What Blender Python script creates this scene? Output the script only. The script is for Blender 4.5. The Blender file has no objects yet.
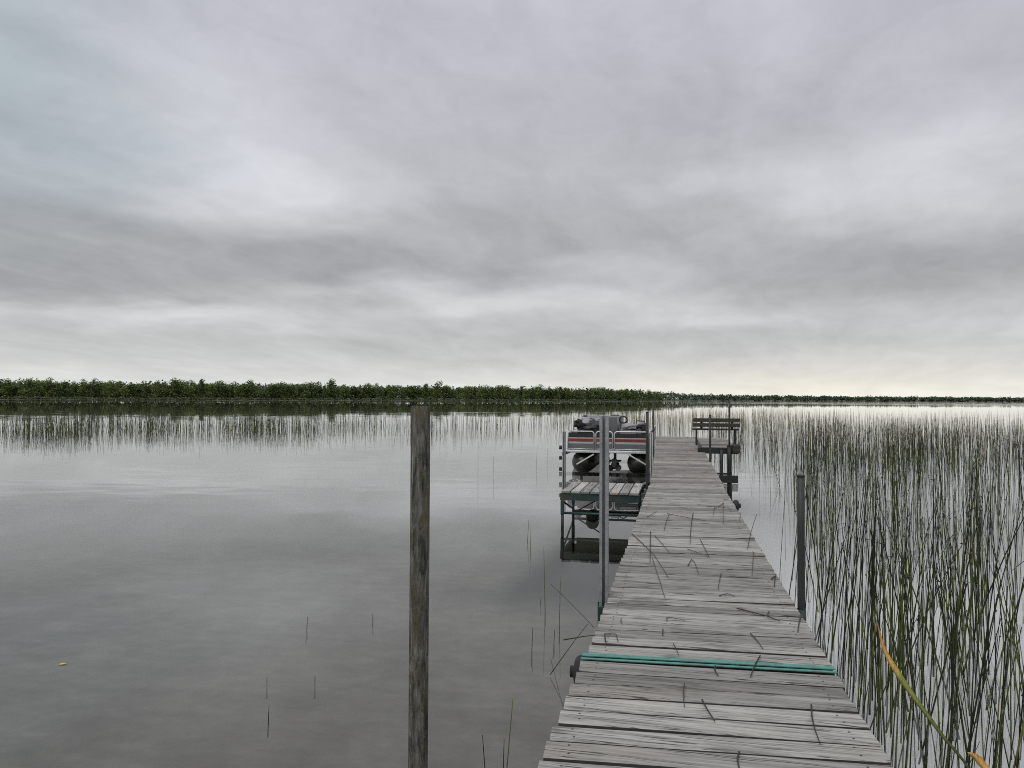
import bpy, bmesh, math, random
from mathutils import Vector, Matrix, noise as mnoise

R = math.radians
random.seed(11)
sc = bpy.context.scene
COL = sc.collection

# ------------------------------------------------------------------ helpers
class MB:
    """collects simple shapes into one mesh"""
    def __init__(s):
        s.v = []; s.f = []; s.m = []; s.sm = []
    def add(s, vs, fs, mi=0, smooth=False):
        b = len(s.v); s.v += [tuple(p) for p in vs]
        for f in fs:
            s.f.append(tuple(b + i for i in f)); s.m.append(mi); s.sm.append(smooth)
    def obox(s, c, ax, ay, az, bev=0.0, mi=0):
        """box: centre c and three half-axis vectors; bevelled by bev"""
        c, ax, ay, az = Vector(c), Vector(ax), Vector(ay), Vector(az)
        if bev <= 0:
            vs = [c + ax*i + ay*j + az*k for i in (-1, 1) for j in (-1, 1) for k in (-1, 1)]
            s.add(vs, [(0,1,3,2),(4,6,7,5),(0,4,5,1),(2,3,7,6),(0,2,6,4),(1,5,7,3)], mi); return
        h = [ax.length, ay.length, az.length]; u = [a.normalized() for a in (ax, ay, az)]
        idx = {}; vs = []
        for i in (-1, 1):
            for j in (-1, 1):
                for k in (-1, 1):
                    sg = (i, j, k)
                    for a in range(3):
                        p = c.copy()
                        for b_ in range(3):
                            p += u[b_]*sg[b_]*(h[b_] - (0 if b_ == a else bev))
                        idx[(sg, a)] = len(vs); vs.append(p)
        fs = []
        def quad(l):
            pts = [vs[q] for q in l]
            n = (pts[1]-pts[0]).cross(pts[2]-pts[0]); ctr = sum(pts, Vector())/len(pts) - c
            fs.append(tuple(l) if n.dot(ctr) > 0 else tuple(reversed(l)))
        for a in range(3):
            b_, d_ = (a+1) % 3, (a+2) % 3
            for sa in (-1, 1):
                l = []
                for sb, sd in ((-1,-1),(1,-1),(1,1),(-1,1)):
                    sg = [0,0,0]; sg[a] = sa; sg[b_] = sb; sg[d_] = sd
                    l.append(idx[(tuple(sg), a)])
                quad(l)
        for a in range(3):                      # edges along axis a
            b_, d_ = (a+1) % 3, (a+2) % 3
            for sb in (-1, 1):
                for sd in (-1, 1):
                    s0 = [0,0,0]; s1 = [0,0,0]
                    s0[a] = -1; s1[a] = 1
                    for q in (s0, s1): q[b_] = sb; q[d_] = sd
                    s0, s1 = tuple(s0), tuple(s1)
                    quad([idx[(s0,b_)], idx[(s1,b_)], idx[(s1,d_)], idx[(s0,d_)]])
        for i in (-1, 1):
            for j in (-1, 1):
                for k in (-1, 1):
                    quad([idx[((i,j,k),0)], idx[((i,j,k),1)], idx[((i,j,k),2)]])
        s.add(vs, fs, mi)
    def box(s, x0, x1, y0, y1, z0, z1, bev=0.0, mi=0):
        s.obox(((x0+x1)/2,(y0+y1)/2,(z0+z1)/2), ((x1-x0)/2,0,0), (0,(y1-y0)/2,0), (0,0,(z1-z0)/2), bev, mi)
    def tube(s, pts, r, n=8, caps=True, mi=0, smooth=True, r2=None):
        pts = [Vector(p) for p in pts]; N = len(pts); vs = []
        rs = r if isinstance(r, (list, tuple)) else [r + ((r2 if r2 is not None else r) - r)*i/(N-1) for i in range(N)]
        t0 = (pts[1]-pts[0]).normalized()
        up = Vector((0,0,1)) if abs(t0.z) < .9 else Vector((1,0,0))
        a = t0.cross(up).normalized()
        for i in range(N):
            t = (pts[min(i+1,N-1)] - pts[max(i-1,0)]).normalized()
            a = (a - t*a.dot(t)).normalized(); b = t.cross(a)
            for k in range(n):
                th = 2*math.pi*k/n
                vs.append(pts[i] + (a*math.cos(th) + b*math.sin(th))*rs[i])
        fs = [(i*n+k, i*n+(k+1)%n, (i+1)*n+(k+1)%n, (i+1)*n+k) for i in range(N-1) for k in range(n)]
        s.add(vs, fs, mi, smooth)
        if caps:
            b0 = len(s.v) - len(vs)
            s.f.append(tuple(b0+k for k in reversed(range(n)))); s.m.append(mi); s.sm.append(False)
            s.f.append(tuple(b0+(N-1)*n+k for k in range(n))); s.m.append(mi); s.sm.append(False)
    def torus(s, c, axis, Rm, rm, nu=28, nv=12, mi=0):
        c = Vector(c); ax = Vector(axis).normalized()
        u = ax.cross(Vector((0,0,1)) if abs(ax.z) < .9 else Vector((1,0,0))).normalized(); w = ax.cross(u)
        vs = []
        for i in range(nu):
            th = 2*math.pi*i/nu; d = u*math.cos(th) + w*math.sin(th)
            for j in range(nv):
                ph = 2*math.pi*j/nv
                vs.append(c + d*(Rm + rm*math.cos(ph)) + ax*rm*1.25*math.sin(ph))
        s.add(vs, [(i*nv+j, ((i+1)%nu)*nv+j, ((i+1)%nu)*nv+(j+1)%nv, i*nv+(j+1)%nv) for i in range(nu) for j in range(nv)], mi, True)
    def mesh(s, name):
        me = bpy.data.meshes.new(name); me.from_pydata(s.v, [], s.f)
        me.polygons.foreach_set('material_index', s.m); me.polygons.foreach_set('use_smooth', s.sm)
        me.update(); return me
    def build(s, name, mats, parent=None, loc=None):
        me = s.mesh(name)
        for m in (mats if isinstance(mats, (list, tuple)) else [mats]): me.materials.append(m)
        o = bpy.data.objects.new(name, me); COL.objects.link(o)
        if parent is not None:
            o.parent = parent
            o.matrix_parent_inverse = Matrix.Translation(-(wpos(parent)))
        return o
WP = {}
def wpos(o):
    return WP.get(o.name, Vector((0,0,0)))
def empty(name, loc):
    o = bpy.data.objects.new(name, None); COL.objects.link(o); o.location = loc
    o.empty_display_size = .2; WP[o.name] = Vector(loc); return o
def tag(o, label=None, cat=None, group=None, kind=None):
    if label: o['label'] = label
    if cat: o['category'] = cat
    if group: o['group'] = group
    if kind: o['kind'] = kind
    return o

# ------------------------------------------------------------------ node helpers
class NG:
    def __init__(s, tree): s.t = tree; s.n = tree.nodes; s.l = tree.links
    def new(s, typ, **kw):
        n = s.n.new(typ)
        for k, v in kw.items(): setattr(n, k, v)
        return n
    def put(s, sock, v):
        if isinstance(v, bpy.types.NodeSocket): s.l.new(v, sock)
        elif v is not None: sock.default_value = v
    def m(s, op, a, b=None, c=None, clamp=False):
        n = s.new('ShaderNodeMath', operation=op, use_clamp=clamp)
        s.put(n.inputs[0], a)
        if b is not None: s.put(n.inputs[1], b)
        if c is not None: s.put(n.inputs[2], c)
        return n.outputs[0]
    def add(s, a, b): return s.m('ADD', a, b)
    def sub(s, a, b): return s.m('SUBTRACT', a, b)
    def mul(s, a, b): return s.m('MULTIPLY', a, b)
    def vm(s, op, a, b=None, scale=None):
        n = s.new('ShaderNodeVectorMath', operation=op); s.put(n.inputs[0], a)
        if b is not None: s.put(n.inputs[1], b)
        if scale is not None: s.put(n.inputs['Scale'], scale)
        return n.outputs[1] if op in ('DOT_PRODUCT', 'LENGTH') else n.outputs[0]
    def xyz(s, x, y, z):
        n = s.new('ShaderNodeCombineXYZ')
        for i, v in enumerate((x, y, z)): s.put(n.inputs[i], v)
        return n.outputs[0]
    def sep(s, v):
        n = s.new('ShaderNodeSeparateXYZ'); s.put(n.inputs[0], v); return n.outputs
    def noise(s, vec, scale=1., detail=4., rough=.55, dist=0., color=False):
        n = s.new('ShaderNodeTexNoise'); s.put(n.inputs['Vector'], vec)
        n.inputs['Scale'].default_value = scale; n.inputs['Detail'].default_value = detail
        n.inputs['Roughness'].default_value = rough; n.inputs['Distortion'].default_value = dist
        return n.outputs['Color' if color else 'Fac']
    def ramp(s, f, stops, interp='LINEAR'):
        n = s.new('ShaderNodeValToRGB'); cr = n.color_ramp; cr.interpolation = interp
        while len(cr.elements) < len(stops): cr.elements.new(0.5)
        for e, (p, c) in zip(cr.elements, stops):
            e.position = p; e.color = (c, c, c, 1) if isinstance(c, (int, float)) else (*c, 1)
        s.put(n.inputs[0], f); return n.outputs[0]
    def rng(s, f, a, b, c, d, smooth=False):
        n = s.new('ShaderNodeMapRange'); n.interpolation_type = 'SMOOTHSTEP' if smooth else 'LINEAR'
        for i, v in enumerate((f, a, b, c, d)): s.put(n.inputs[i], v)
        return n.outputs[0]
    def mix(s, f, a, b, mode='MIX'):
        n = s.new('ShaderNodeMix', data_type='RGBA', blend_type=mode)
        s.put(n.inputs[0], f)
        for sk, v in ((n.inputs[6], a), (n.inputs[7], b)):
            s.put(sk, (*v, 1) if isinstance(v, tuple) and len(v) == 3 else v)
        return n.outputs[2]
    def mapping(s, v, scale=(1,1,1), loc=(0,0,0)):
        n = s.new('ShaderNodeMapping'); s.put(n.inputs[0], v)
        n.inputs['Location'].default_value = loc; n.inputs['Scale'].default_value = scale
        return n.outputs[0]
    def scl(s, v, k):
        return s.vm('MULTIPLY', v, (k, k, k) if isinstance(k, (int, float)) else k)

def material(name):
    m = bpy.data.materials.new(name); m.use_nodes = True
    g = NG(m.node_tree); g.n.clear()
    out = g.new('ShaderNodeOutputMaterial'); b = g.new('ShaderNodeBsdfPrincipled')
    g.l.new(b.outputs[0], out.inputs[0])
    return m, g, b, out
def obj_co(g): return g.new('ShaderNodeTexCoord').outputs['Object']
def island(g): return g.new('ShaderNodeNewGeometry').outputs['Random Per Island']
def bump(g, b, h, strength=.4, dist=.01):
    n = g.new('ShaderNodeBump'); n.inputs['Strength'].default_value = strength
    n.inputs['Distance'].default_value = dist; g.put(n.inputs['Height'], h)
    g.l.new(n.outputs[0], b.inputs['Normal'])

def wood_mat(name, axis='x', light=(.315,.309,.279), mid=(.20,.196,.176), dark=(.062,.06,.053), warm=(.30,.255,.19), warm_amt=.35, wet=.6, edge=False):
    m, g, b, out = material(name)
    co = obj_co(g); rnd = island(g)
    off = g.xyz(g.mul(rnd, 37.), g.mul(rnd, 91.), g.mul(rnd, 53.))
    p = g.vm('ADD', co, off)
    def st(along, across):
        return (along, across, across) if axis == 'x' else (across, along, across)
    warp = g.noise(g.mapping(p, st(1.3, 5)), 1., 3, .5, color=True)
    pw = g.vm('ADD', p, g.scl(g.vm('SUBTRACT', warp, (.5,.5,.5)), .035))
    g1 = g.noise(g.mapping(pw, st(1.5, 62)), 1., 5, .62)
    g2 = g.noise(g.mapping(pw, st(7., 300)), 1., 4, .6)
    g3 = g.noise(g.mapping(p, st(.9, 2.6)), 1., 4, .6)
    v = g.add(g.mul(g1, .65), g.mul(g2, .35))
    c = g.ramp(v, [(.33, dark), (.44, mid), (.57, light), (.70, tuple(min(1, q*1.12) for q in light))])
    c = g.mix(g.mul(g.rng(g3, .52, .72, 0, 1, True), warm_amt), c, warm)
    # grey water stains / algae with their own shape
    g4 = g.noise(g.mapping(p, st(1.7, 6.)), 1., 5, .65)
    c = g.mix(g.mul(g.rng(g4, .54, .72, 0, 1, True), wet), c, tuple(q*.85 for q in dark))
    # cracks (checks) along the grain
    g5 = g.noise(g.mapping(pw, st(2.4, 105)), 1., 2, .5)
    ck = g.rng(g5, .61, .66, 0, 1, True)
    c = g.mix(g.mul(ck, .85), c, (.025,.024,.022))
    # knots
    vo = g.new('ShaderNodeTexVoronoi'); vo.inputs['Scale'].default_value = 1.
    g.put(vo.inputs['Vector'], g.mapping(p, st(1.6, 5.)))
    kn = g.rng(vo.outputs['Distance'], .05, .13, 1, 0, True)
    c = g.mix(g.mul(kn, .55), c, tuple(q*.7 for q in dark))
    br = g.rng(rnd, 0, 1, .62, 1.28)
    c = g.mix(1., c, g.xyz(br, br, g.mul(br, 1.0)), 'MULTIPLY')
    g.put(b.inputs['Base Color'], c); b.inputs['Roughness'].default_value = .82
    b.inputs['Specular IOR Level'].default_value = .25
    bump(g, b, g.sub(v, g.mul(ck, .5)), .55, .006)
    return m

def paint_mat(name, col, rough=.5, metal=0., var=.25, scale=18., rust=None, rust_amt=.0):
    m, g, b, out = material(name)
    co = obj_co(g); n1 = g.noise(co, scale, 5, .6); n2 = g.noise(co, scale*.21, 4, .6)
    lo = tuple(q*(1-var) for q in col); hi = tuple(min(1, q*(1+var)) for q in col)
    c = g.ramp(g.add(g.mul(n1,.5), g.mul(n2,.5)), [(.32, lo), (.5, col), (.68, hi)])
    if rust: c = g.mix(g.mul(g.rng(n2, .56, .64, 0, 1, True), rust_amt), c, rust)
    g.put(b.inputs['Base Color'], c); g.put(b.inputs['Roughness'], g.rng(n1, .3, .7, rough*.8, min(1, rough*1.25)))
    b.inputs['Metallic'].default_value = metal
    bump(g, b, n1, .15, .003)
    return m

M = {}
M['deck'] = wood_mat('weathered_grey_planks')
M['deck_brown'] = wood_mat('weathered_brown_planks', light=(.285,.272,.245), mid=(.17,.161,.143), dark=(.045,.042,.037), warm=(.185,.145,.105), warm_amt=.55, wet=.6)
M['deck_long'] = wood_mat('weathered_platform_boards', axis='y', light=(.42,.405,.38), mid=(.30,.29,.27))
M['bench_wood'] = wood_mat('dark_bench_boards', light=(.085,.08,.068), mid=(.05,.047,.04), dark=(.012,.012,.01), warm=(.03,.026,.02), wet=.3)
M['plank_edge'] = paint_mat('dark_plank_edges', (.045,.043,.038), .9, 0, .5, 14)  # darker tone for the upright plank sides along the gaps
M['nail'] = paint_mat('rusty_nail', (.05,.035,.025), .7, .2, .4, 40)
M['green'] = paint_mat('teal_green_paint', (.06,.22,.18), .5, 0, .35, 30, (.07,.10,.085), .6)
M['darkgreen'] = paint_mat('dark_green_paint', (.012,.042,.035), .5, 0, .35, 18, (.06,.035,.02), .6)
M['galv'] = paint_mat('galvanised_steel', (.30,.31,.31), .5, .55, .3, 22)
M['alu'] = paint_mat('pale_aluminium', (.55,.56,.55), .42, .4, .2, 12)
M['darksteel'] = paint_mat('dark_steel', (.016,.018,.017), .55, .2, .4, 20)
M['iron'] = paint_mat('weathered_pipe', (.034,.034,.033), .6, .2, .35, 30)
M['rubber'] = paint_mat('black_rubber', (.018,.018,.019), .75, 0, .3, 15)
M['red'] = paint_mat('red_stripe_panel', (.23,.034,.028), .5, 0, .4, 5)
M['white'] = paint_mat('white_trim_panel', (.42,.42,.41), .4, 0, .1, 6)
M['grey_panel'] = paint_mat('grey_fence_panel', (.12,.135,.135), .4, 0, .2, 6)
M['black'] = paint_mat('black_vinyl', (.015,.015,.016), .5, 0, .3, 8)
M['vinyl'] = paint_mat('grey_vinyl_seat', (.24,.24,.25), .5, 0, .15, 8)
M['console'] = paint_mat('grey_console', (.15,.155,.155), .45, 0, .15, 8)
M['pontoon'] = paint_mat('dull_pontoon_metal', (.05,.05,.045), .4, .4, .5, 5)
M['rustbrown'] = paint_mat('rusty_frame', (.10,.055,.035), .8, 0, .5, 10)

def piling_mat():
    m, g, b, out = material('lichen_grown_post')
    co = obj_co(g)
    gr = g.noise(g.mapping(co, (55,55,7.)), 1., 5, .7)
    bl = g.noise(g.mapping(co, (11,11,7.)), 1., 6, .72)
    sp = g.noise(g.mapping(co, (60,60,38.)), 1., 3, .6)
    c = g.ramp(gr, [(.36, (.03,.03,.026)), (.5, (.10,.098,.085)), (.63, (.20,.197,.172))])
    c = g.mix(g.mul(g.rng(bl, .46, .62, 0, 1, True), .75), c, (.105,.096,.045))
    bl2 = g.noise(g.mapping(co, (18,18,10.), (3,1,7)), 1., 5, .7)
    c = g.mix(g.mul(g.rng(bl2, .52, .66, 0, 1, True), .7), c, (.02,.021,.019))
    c = g.mix(g.mul(g.rng(sp, .62, .70, 0, 1, True), .6), c, (.20,.20,.17))
    # pale drip marks running down the left of the post
    x = g.sep(co)[0]
    dr = g.noise(g.mapping(co, (150,150,3.2), (0,0,2)), 1., 3, .6)
    mk = g.mul(g.rng(dr, .60, .66, 0, 1, True), g.mul(g.rng(x, -.036, -.030, 0, 1, True), g.rng(x, -.018, -.012, 1, 0, True)))
    c = g.mix(g.mul(mk, .8), c, (.42,.42,.40))
    g.put(b.inputs['Base Color'], c); b.inputs['Roughness'].default_value = .85
    b.inputs['Specular IOR Level'].default_value = .2
    bump(g, b, g.add(gr, g.mul(bl, .6)), .7, .006)
    return m
M['piling'] = piling_mat()

def reed_mat(name, dark, mid, light, tipbrown=.35):
    m, g, b, out = material(name)
    co = g.new('ShaderNodeNewGeometry').outputs['Position']; rnd = island(g)
    oi = g.new('ShaderNodeObjectInfo').outputs['Random']
    r = g.m('FRACT', g.add(g.mul(rnd, 7.3), g.mul(oi, 3.7)))
    c = g.ramp(r, [(0, dark), (.46, dark), (.68, mid), (.85, light), (.93, (light[0]*1.5, light[1]*1.3, light[2]*.9)), (1, (light[0]*1.9, light[1]*1.25, light[2]*1.7))])
    zz = g.sep(co)[2]
    low = g.mul(g.rng(zz, .05, .75, .6, 0, True), g.rng(r, .25, .6, .25, 1))
    c = g.mix(low, c, (light[0]*1.25, light[1]*1.25, light[2]*1.0))      # stems are paler green towards the water
    n = g.noise(g.mapping(co, (60,60,9)), 1., 3, .6)
    c = g.mix(g.mul(g.rng(n, .52, .66, 0, 1, True), tipbrown), c, (.055,.042,.024))
    g.put(b.inputs['Base Color'], c); b.inputs['Roughness'].default_value = .6
    b.inputs['Specular IOR Level'].default_value = .2
    return m
M['reed'] = reed_mat('bulrush_stem', (.009,.012,.006), (.024,.033,.012), (.075,.10,.03))
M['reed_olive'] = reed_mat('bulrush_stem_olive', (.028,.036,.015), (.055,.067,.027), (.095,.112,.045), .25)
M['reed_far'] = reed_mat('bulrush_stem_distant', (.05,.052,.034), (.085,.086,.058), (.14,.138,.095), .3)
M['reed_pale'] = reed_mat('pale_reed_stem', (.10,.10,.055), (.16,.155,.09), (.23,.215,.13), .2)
def dead_mat():
    m, g, b, out = material('dead_reed_stem')
    oi = g.new('ShaderNodeObjectInfo').outputs['Random']; n = g.noise(g.mapping(obj_co(g), (40,40,40)), 1., 4, .6)
    c = g.ramp(g.add(g.mul(oi, .7), g.mul(n, .3)), [(0, (.018,.015,.012)), (.55, (.035,.029,.022)), (.8, (.075,.06,.042)), (1, (.16,.13,.085))])
    g.put(b.inputs['Base Color'], c); b.inputs['Roughness'].default_value = .85
    return m
M['deadreed'] = dead_mat()
M['spike'] = paint_mat('brown_spikelet', (.05,.032,.018), .9, 0, .4, 40)

def blade_mat(name, st):
    m, g, b, out = material(name)
    t = g.sep(g.new('ShaderNodeTexCoord').outputs['Generated'])[2]
    nz = g.noise(g.mapping(obj_co(g), (90,90,14)), 1., 3, .6)
    c = g.ramp(g.add(t, g.mul(g.sub(nz, .5), .16)), st)
    n2 = g.noise(g.mapping(obj_co(g), (420,420,16), (1,2,3)), 1., 2, .5); n3 = g.noise(obj_co(g), 160., 3, .6)
    c = g.mix(g.rng(nz, .58, .70, 0, .6, True), c, (.16,.08,.03))
    c = g.mix(g.rng(n2, .5, .62, 0, .35, True), c, (.10,.08,.02)); c = g.mix(g.rng(n3, .64, .70, 0, .8, True), c, (.06,.03,.012))
    g.put(b.inputs['Base Color'], c); b.inputs['Roughness'].default_value = .55
    b.inputs['Transmission Weight'].default_value = 0
    return m
M['blade'] = blade_mat('turning_leaf_blade', [(.0, (.03,.05,.015)), (.66, (.05,.075,.02)), (.74, (.16,.20,.04)), (.82, (.28,.30,.06)), (.87, (.62,.42,.08)), (.95, (.66,.30,.07)), (1, (.36,.15,.06))])
M['blade_tip'] = blade_mat('orange_leaf_blade', [(0, (.10,.13,.03)), (.6, (.50,.40,.08)), (.85, (.70,.45,.10)), (1, (.50,.26,.07))])

def leaf_mat(name, cols):
    m, g, b, out = material(name)
    rnd = island(g); oi = g.new('ShaderNodeObjectInfo').outputs['Random']
    c = g.ramp(rnd, [(i/(len(cols)-1), k) for i, k in enumerate(cols)])
    t = g.ramp(oi, [(0, (.75,.82,.8)), (.35, (.9,.95,.9)), (.7, (1.1,1.1,.9)), (1, (1.3,1.25,1.0))])
    g.put(b.inputs['Base Color'], g.mix(1., c, t, 'MULTIPLY'))
    b.inputs['Roughness'].default_value = .7; b.inputs['Specular IOR Level'].default_value = .15
    return m
M['leaf'] = leaf_mat('broadleaf_foliage', [(.055,.085,.034), (.10,.142,.05), (.15,.195,.066), (.115,.158,.056)])
M['leaf_haze'] = leaf_mat('hazed_wood_foliage', [(.036,.058,.042), (.05,.076,.056), (.066,.096,.07)])  # bluish haze of distance mixed into the leaf colour
M['bark'] = paint_mat('grey_bark', (.13,.115,.10), .9, 0, .3, 3)

# ------------------------------------------------------------------ deck sections
SK = .075        # the planks lie slightly askew of the dock's axis
def planks(x0a, x1a, y0, z0, x0b, x1b, y1, z1, pw=.14, gap=.016, thick=.036, seed=1):
    """planks laid across, from the near end (a) to the far end (b)"""
    rn = random.Random(seed); mb = MB()
    L = math.hypot(y1-y0, z1-z0); n = max(1, round(L/pw)); p = L/n
    slope = (z1-z0)/(y1-y0)
    for i in range(n):
        t = (i+.5)/n
        xl = x0a+(x0b-x0a)*t + rn.uniform(-.005,.004); xr = x1a+(x1b-x1a)*t + rn.uniform(-.005,.005)
        yc = y0+(y1-y0)*t; zc = z0+(z1-z0)*t + rn.uniform(-.0035,.0035) - thick/2
        w = (p - gap*rn.uniform(.75,1.7))/2
        a = SK + rn.uniform(-.006,.006); cx = (xl+xr)/2; hw = (xr-xl)/2
        dirx = Vector((1, a, rn.uniform(-.004,.004))).normalized()
        dy = Vector((-a, 1, slope + rn.uniform(-.025,.025))).normalized()
        dz = dirx.cross(dy).normalized(); dy = dz.cross(dirx)
        # a plank is four short lengths so it can bow a little, one welded body
        c0 = Vector((cx, yc + a*(cx-.1), zc)); segs = 6; prof = []
        bv = .007
        sect = [(-w, -thick/2), (-w, thick/2-bv), (-w+bv*1.2, thick/2), (w-bv*1.2, thick/2), (w, thick/2-bv), (w, -thick/2)]
        bow = rn.uniform(-.004,.004); tw = rn.uniform(-.012,.012); vs = []
        for k in range(segs+1):
            s = -1+2*k/segs
            for (u, v) in sect:
                jit = rn.uniform(-.0018,.0018)
                vs.append(c0 + dirx*hw*s + dy*(u + bow*(1-s*s) + jit) + dz*(v + u*tw*s))
        q = len(sect); fs = []
        for k in range(segs):
            for j in range(q):
                fs.append((k*q+j, (k+1)*q+j, (k+1)*q+(j+1)%q, k*q+(j+1)%q))
        fs.append(tuple(range(q))); fs.append(tuple(segs*q+j for j in reversed(range(q))))
        nf = len(mb.f); mb.add(vs, [tuple(reversed(f)) for f in fs])
        for i_ in range(segs*q):
            if i_ % q in (0, 4): mb.m[nf+i_] = 1
        for sx_ in (-.86, -.84, .85, .83):                     # nail heads over the side rails
            for u_ in (-w*.5, w*.5):
                s_ = sx_ + rn.uniform(-.012,.012); uu = u_ + bow*(1-s_*s_) + rn.uniform(-.006,.006)
                if abs(sx_) < .845: continue
                pc_ = c0 + dirx*hw*s_ + dy*uu + dz*(thick/2 + u_*tw*s_ + .0012)
                mb.add([pc_ + (dirx*math.cos(k*1.0472) + dy*math.sin(k*1.0472))*.0048 for k in range(6)], [(0,1,2,3,4,5)], 2)
    return mb
def beam(mb, a, b, wx, wz, bev=.004, mi=0):
    """rectangular beam from a to b"""
    a, b = Vector(a), Vector(b); d = (b-a); L = d.length/2; d.normalize()
    up = Vector((0,0,1)) if abs(d.z) < .95 else Vector((0,1,0))
    sd = d.cross(up).normalized(); u = sd.cross(d)
    mb.obox((a+b)/2, d*L, sd*wx/2, u*wz/2, bev, mi)

def wheel(parent, c, axis=(1,0,0), r=.2, rm=.055):
    mb = MB(); mb.torus(c, axis, r-rm, rm)
    o = mb.build('wheel', M['rubber'], parent)
    h = MB(); a = Vector(axis).normalized(); c = Vector(c)
    h.tube([c-a*.035, c+a*.035], r-rm*1.6, 20); h.tube([c-a*.06, c+a*.06], .03, 10)
    h.build('hub', M['darksteel'], o)
    return o
def channel_post(parent, x, y, z0, z1, w, mat, name='post'):
    """upright steel channel, open towards the camera, so it shows a dark groove"""
    mb = MB(); t = .006; h = w/2
    mb.box(x-h, x+h, y+h-t, y+h, z0, z1, .0015)
    mb.box(x-h, x-h+w*.34, y-h, y+h-t-.0005, z0, z1-.002, .0015)
    mb.box(x+h-w*.34, x+h, y-h, y+h-t-.0005, z0, z1-.002, .0015)
    return mb.build(name, mat, parent)
def pipe_post(parent, x, y, z0, z1, r, mat, name='post', tilt=(0,0), cap=True):
    mb = MB(); n = 14
    mb.tube([(x+tilt[0]*(k/6), y+tilt[1]*(k/6), z0+(z1-z0)*k/6) for k in range(7)], r, n)
    if cap: mb.tube([(x+tilt[0], y+tilt[1], z1), (x+tilt[0], y+tilt[1], z1+.012)], r*1.12, n)
    return mb.build(name, mat, parent)

# near section
secA = tag(empty('dock_section', (.11, 2.4, .5)), 'nearest stretch of weathered grey plank dock, below the green strips', 'dock', 'plank dock sections in a row')
planks(-.503, .730, 1.05, .552, -.462, .692, 3.625, .552, seed=3).build('deck', [M['deck'], M['plank_edge'], M['nail']], secA)
for x in (-.425, .64):
    mb = MB(); beam(mb, (x,1.1,.447), (x,3.62,.447), .04, .13); mb.build('side_rail', M['darkgreen'], secA)
def strip_rail(y, w, parent):
    """green angle strip across the dock: a thin painted flange over a web coloured dark for the shadow line"""
    mb = MB(); beam(mb, (-.472,y-.04,.551), (.700,y+.05,.551), w, .008, .002)
    o = mb.build('end_rail', M['green'], parent)
    mb = MB(); beam(mb, (-.462,y-.04+.004,.49), (.690,y+.05+.004,.49), .006, .112, .001); mb.build('shade_web', M['darksteel'], o)  # web coloured dark to draw the shadow line between the strips
strip_rail(3.648, .017, secA)
for x in (-.425, .64):
    pipe_post(secA, x, 1.3, -.9, .40, .024, M['darksteel'], 'leg', cap=False)

# middle section
secB = tag(empty('dock_section', (.1, 7.7, .5)), 'long grey plank dock stretch beyond the green strips, littered with broken reeds', 'dock', 'plank dock sections in a row')
planks(-.450, .692, 3.74, .552, -.485, .628, 11.80, .482, seed=8).build('deck', [M['deck'], M['plank_edge'], M['nail']], secB)
for a, b in ((-.42, -.43), (.64, .575)):
    mb = MB(); beam(mb, (a,3.76,.447), (b,11.75,.375), .04, .13); mb.build('side_rail', M['darkgreen'], secB)
strip_rail(3.702, .034, secB)
o = channel_post(secB, -.480, 4.80, -.75, 1.70, .055, M['galv']); tag(o, 'tall galvanised steel channel post')
mb = MB(); mb.box(-.525,-.462,4.835,4.90,.36,.50,.004); mb.obox((-.485,4.762,.40),(.030,0,0),(0,.010,0),(0,0,.09),.003); mb.build('bracket', M['darkgreen'], o)
o = pipe_post(secB, .730, 4.95, -.75, 1.325, .0225, M['iron']); tag(o, 'dark weathered round post')
mb = MB(); mb.tube([(.730,4.95,.36),(.730,4.95,.50)], .028, 12); mb.box(.665,.73,4.92,4.98,.40,.50,.004); mb.build('bracket', M['darkgreen'], o)
wheel(secB, (.68, 9.9, .46), (1,0,0), .075, .03)
wheel(secB, (-.50, 3.87, .39), (1,0,0), .085, .03)
for y in (8.0, 11.4):
    for x in (-.40, .57):
        pipe_post(secB, x, y, -1.0, .36, .024, M['darksteel'], 'leg', cap=False)

# far section, a little higher at its lakeward end
secC = tag(empty('dock_section', (0, 16.5, .55)), 'far brownish plank dock stretch rising towards the open lake', 'dock', 'plank dock sections in a row')
planks(-.465, .655, 11.90, .468, -.660, .407, 21.0, .800, seed=21).build('deck', [M['deck_brown'], M['plank_edge'], M['nail']], secC)
for a, b in ((-.41, -.60), (.60, .35)):
    mb = MB(); beam(mb, (a,11.95,.362), (b,20.95,.69), .04, .13); mb.build('side_rail', M['darkgreen'], secC)
for (x, y, zt, r) in ((-.525, 12.1, 1.60, .024), (-.665, 18.6, 1.80, .020), (.560, 15.2, 1.50, .022)):
    o = pipe_post(secC, x, y, -1.2, zt, r, M['iron'])
for x, y in ((-.60,20.7),(.36,20.7)):
    pipe_post(secC, x, y, -1.3, .68, .024, M['darksteel'], 'leg', cap=False)

# platform jutting right at the end of the dock, carrying the bench
plat = tag(empty('dock_platform', (.8, 18.8, .78)), 'small plank platform under the bench at the far end of the dock', 'platform')
planks(.46, 1.20, 17.0, .765, .40, 1.16, 20.6, .80, seed=31).build('deck', [M['deck_brown'], M['plank_edge'], M['nail']], plat)
mb = MB(); beam(mb, (.36,16.97,.69), (1.22,17.0,.69), .05, .13); mb.build('end_rail', M['darksteel'], plat)
for a in (.44, 1.18):
    mb = MB(); beam(mb, (a,17.05,.672), (a-.05,20.6,.705), .04, .11); mb.build('side_rail', M['darksteel'], plat)
mb = MB(); beam(mb, (1.09,17.0,.74), (1.25,17.0,.74), .20, .20, .02); mb.build('corner_block', M['bench_wood'], plat)
pipe_post(plat, 1.03, 16.93, -1.2, .80, .05, M['darksteel'], 'leg')
pipe_post(plat, .86, 16.90, -1.2, .72, .030, M['iron'], 'leg')
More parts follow.
